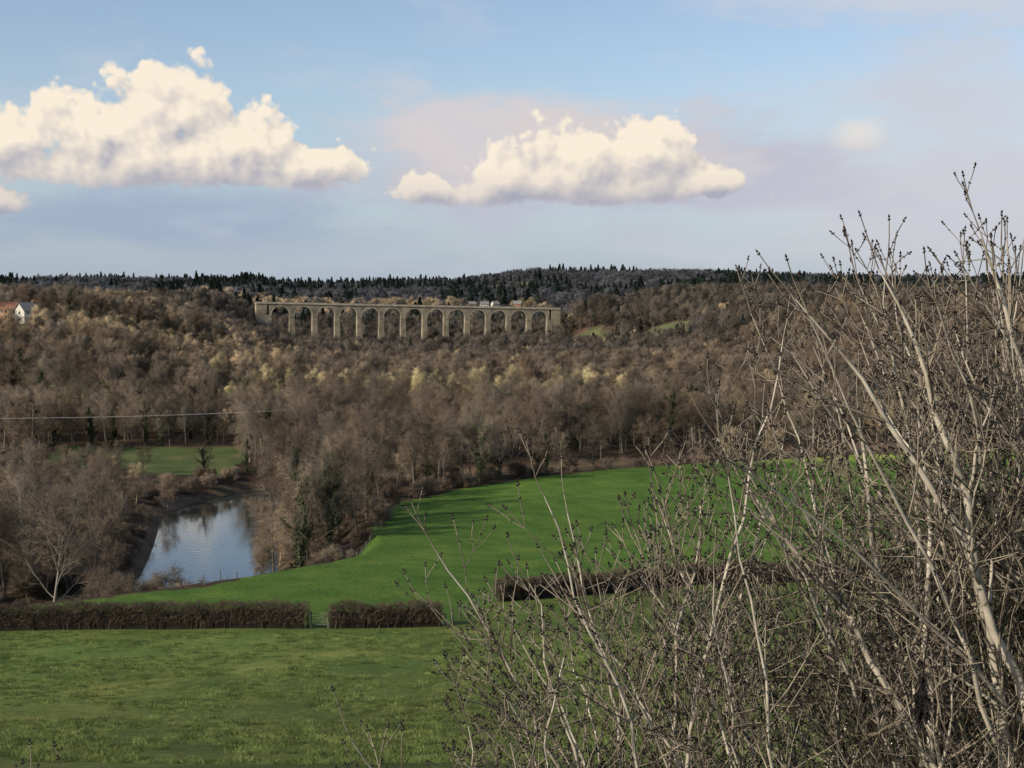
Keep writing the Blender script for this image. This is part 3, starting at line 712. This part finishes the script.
GA=[E(172,122,86,70),E(95,142,90,56),E(235,148,95,58),E(305,174,88,38),E(0,156,90,44),E(165,162,200,62),E(165,186,230,50),E(-80,150,70,30)]
GB=[E(430,198,58,22),E(505,184,76,42),E(575,168,96,64),E(645,162,82,62),E(590,192,190,46),E(706,191,56,22)]
GC=[E(-8,208,48,20)]
def density(p):
    a=nz(p,13,4,.55); wv=vmn('SCALE',vmn('SUBTRACT',a.outputs['Color'],(.5,.5,.5)),.026)
    q=vmn('ADD',p,wv); q2=vmn('ADD',p,vmn('SCALE',wv,.6))
    v1=vor(q2,30); v2=vor(q2,72); v3=vor(q2,160); b2=nz(p,120,4,.6).outputs['Fac']
    bill=mt('ADD',mt('MULTIPLY',mt('SUBTRACT',.40,v1),.46),mt('ADD',mt('MULTIPLY',mt('SUBTRACT',.40,v2),.30),mt('MULTIPLY',mt('SUBTRACT',.40,v3),.16)))
    fine=mt('MULTIPLY',mt('SUBTRACT',b2,.5),.28)
    sv=N.new('ShaderNodeSeparateXYZ'); L.new(p,sv.inputs[0]); vv=mt('ADD',sv.outputs[1],mt('MULTIPLY',mt('SUBTRACT',a.outputs['Fac'],.5),.014))
    tot=None
    for G,base in ((GA,(300-200)/1400),(GB,(300-214)/1400),(GC,None)):
        m=None
        for (cx,cy,rx,ry) in G:
            e=mt('SUBTRACT',1.0,vmn('LENGTH',vmn('MULTIPLY',vmn('SUBTRACT',q,(cx,cy,0)),(1/rx,1/ry,0)),(0,0,0)))
            m=e if m is None else mt('SMOOTH_MAX',m,e,.14)
        m=mt('ADD',m,bill)
        if base is not None: m=mt('MINIMUM',m,mt('DIVIDE',mt('SUBTRACT',vv,base),.024))
        tot=m if tot is None else mt('MAXIMUM',tot,m)
    return tot,fine
D0,f0=density(P0)
D1,f1=density(vmn('ADD',P0,(-.006,.010,0)))
cm=sm(mt('ADD',D0,f0),.20,.40)
lit=mt('ADD',.66,mt('ADD',mt('MULTIPLY',mt('SUBTRACT',D0,D1),1.05),mt('MULTIPLY',mt('SUBTRACT',f0,f1),.5)),clamp=True)
se=N.new('ShaderNodeSeparateXYZ'); L.new(P0,se.inputs[0]); hgt=sm(se.outputs[1],.060,.115)
lit=mt('MULTIPLY',lit,mt('ADD',.62,mt('MULTIPLY',hgt,.55)),clamp=True)
S=10.0
def c255(r,g_,b_):
    f=lambda c:(((c/255+.055)/1.055)**2.4 if c>10 else c/255/12.92)*S
    return (f(r),f(g_),f(b_))
ccol=mixc(lit,c255(158,162,182),c255(250,237,217))
skc=vmn('MULTIPLY',sky.outputs['Color'],(1.42,1.38,1.42))
n3=nz(vmn('MULTIPLY',P0,(5,14,1)),1.6,5,.6).outputs['Fac']
def soft(px,py,rx,ry,a0=0.,a1=.9):
    cx,cy,rx,ry=E(px,py,rx,ry)
    e=mt('SUBTRACT',1.0,vmn('LENGTH',vmn('MULTIPLY',vmn('SUBTRACT',P0,(cx,cy,0)),(1/rx,1/ry,0)),(0,0,0)))
    return sm(mt('ADD',e,mt('MULTIPLY',mt('SUBTRACT',n3,.5),1.3)),a0,a1)
low=sm(se.outputs[1],.17,.0)
base=mixc(mt('MULTIPLY',low,.7),skc,c255(160,181,208))
base=mixc(mt('MULTIPLY',soft(960,190,400,190),.85),base,c255(205,204,212))
base=mixc(mt('MULTIPLY',soft(570,168,350,85,0,.6),.9),base,c255(190,190,205))
base=mixc(mt('MULTIPLY',soft(540,145,250,66,0,.6),.75),base,c255(222,212,209))
base=mixc(mt('MULTIPLY',soft(150,222,330,50,0,.8),.6),base,c255(146,164,196))
base=mixc(mt('MULTIPLY',soft(940,-8,360,48,-.1,.8),.8),base,c255(208,210,219))
base=mixc(mt('MULTIPLY',soft(857,138,44,26,.1,.8),.7),base,c255(236,226,216))
base=mixc(mt('MULTIPLY',sm(n3,.5,.78),.35),base,c255(200,207,218))
L.new(base,bg.inputs['Color'])
bg2=N.new('ShaderNodeBackground'); bg2.inputs['Strength'].default_value=.1; L.new(mixc(cm,base,ccol),bg2.inputs['Color'])
# cumulus occupy one part of the sky; elsewhere the plain (cheaper) sky is evaluated
win=mt('MULTIPLY',mt('LESS_THAN',mt('ABSOLUTE',az),.62),mt('MULTIPLY',mt('GREATER_THAN',el,.03),mt('LESS_THAN',el,.22)))
ms=N.new('ShaderNodeMixShader'); L.new(win,ms.inputs[0]); L.new(bg.outputs[0],ms.inputs[1]); L.new(bg2.outputs[0],ms.inputs[2])
L.new(ms.outputs[0],N['World Output'].inputs['Surface'])

# ------------------------------------------------------------ sun & camera
ld=bpy.data.lights.new('sun','SUN'); ld.energy=4.8; ld.angle=math.radians(.5); ld.color=(1,.90,.75)
lo=link(bpy.data.objects.new('sun',ld)); sd=Vector((math.sin(SUN_AZ)*math.cos(SUN_EL),math.cos(SUN_AZ)*math.cos(SUN_EL),math.sin(SUN_EL)))
lo.rotation_euler=sd.to_track_quat('Z','Y').to_euler(); lo.location=(0,0,200)
cam=bpy.data.cameras.new('camera'); cam.lens=1400/1024*36; cam.sensor_width=36; cam.clip_end=20000; cam.clip_start=.1
co=link(bpy.data.objects.new('camera',cam)); co.location=(0,0,CAMZ); co.rotation_euler=(math.radians(90-3.43),0,0); scene.camera=co
scene.view_settings.view_transform='Standard'; scene.view_settings.look='None'; scene.view_settings.exposure=0
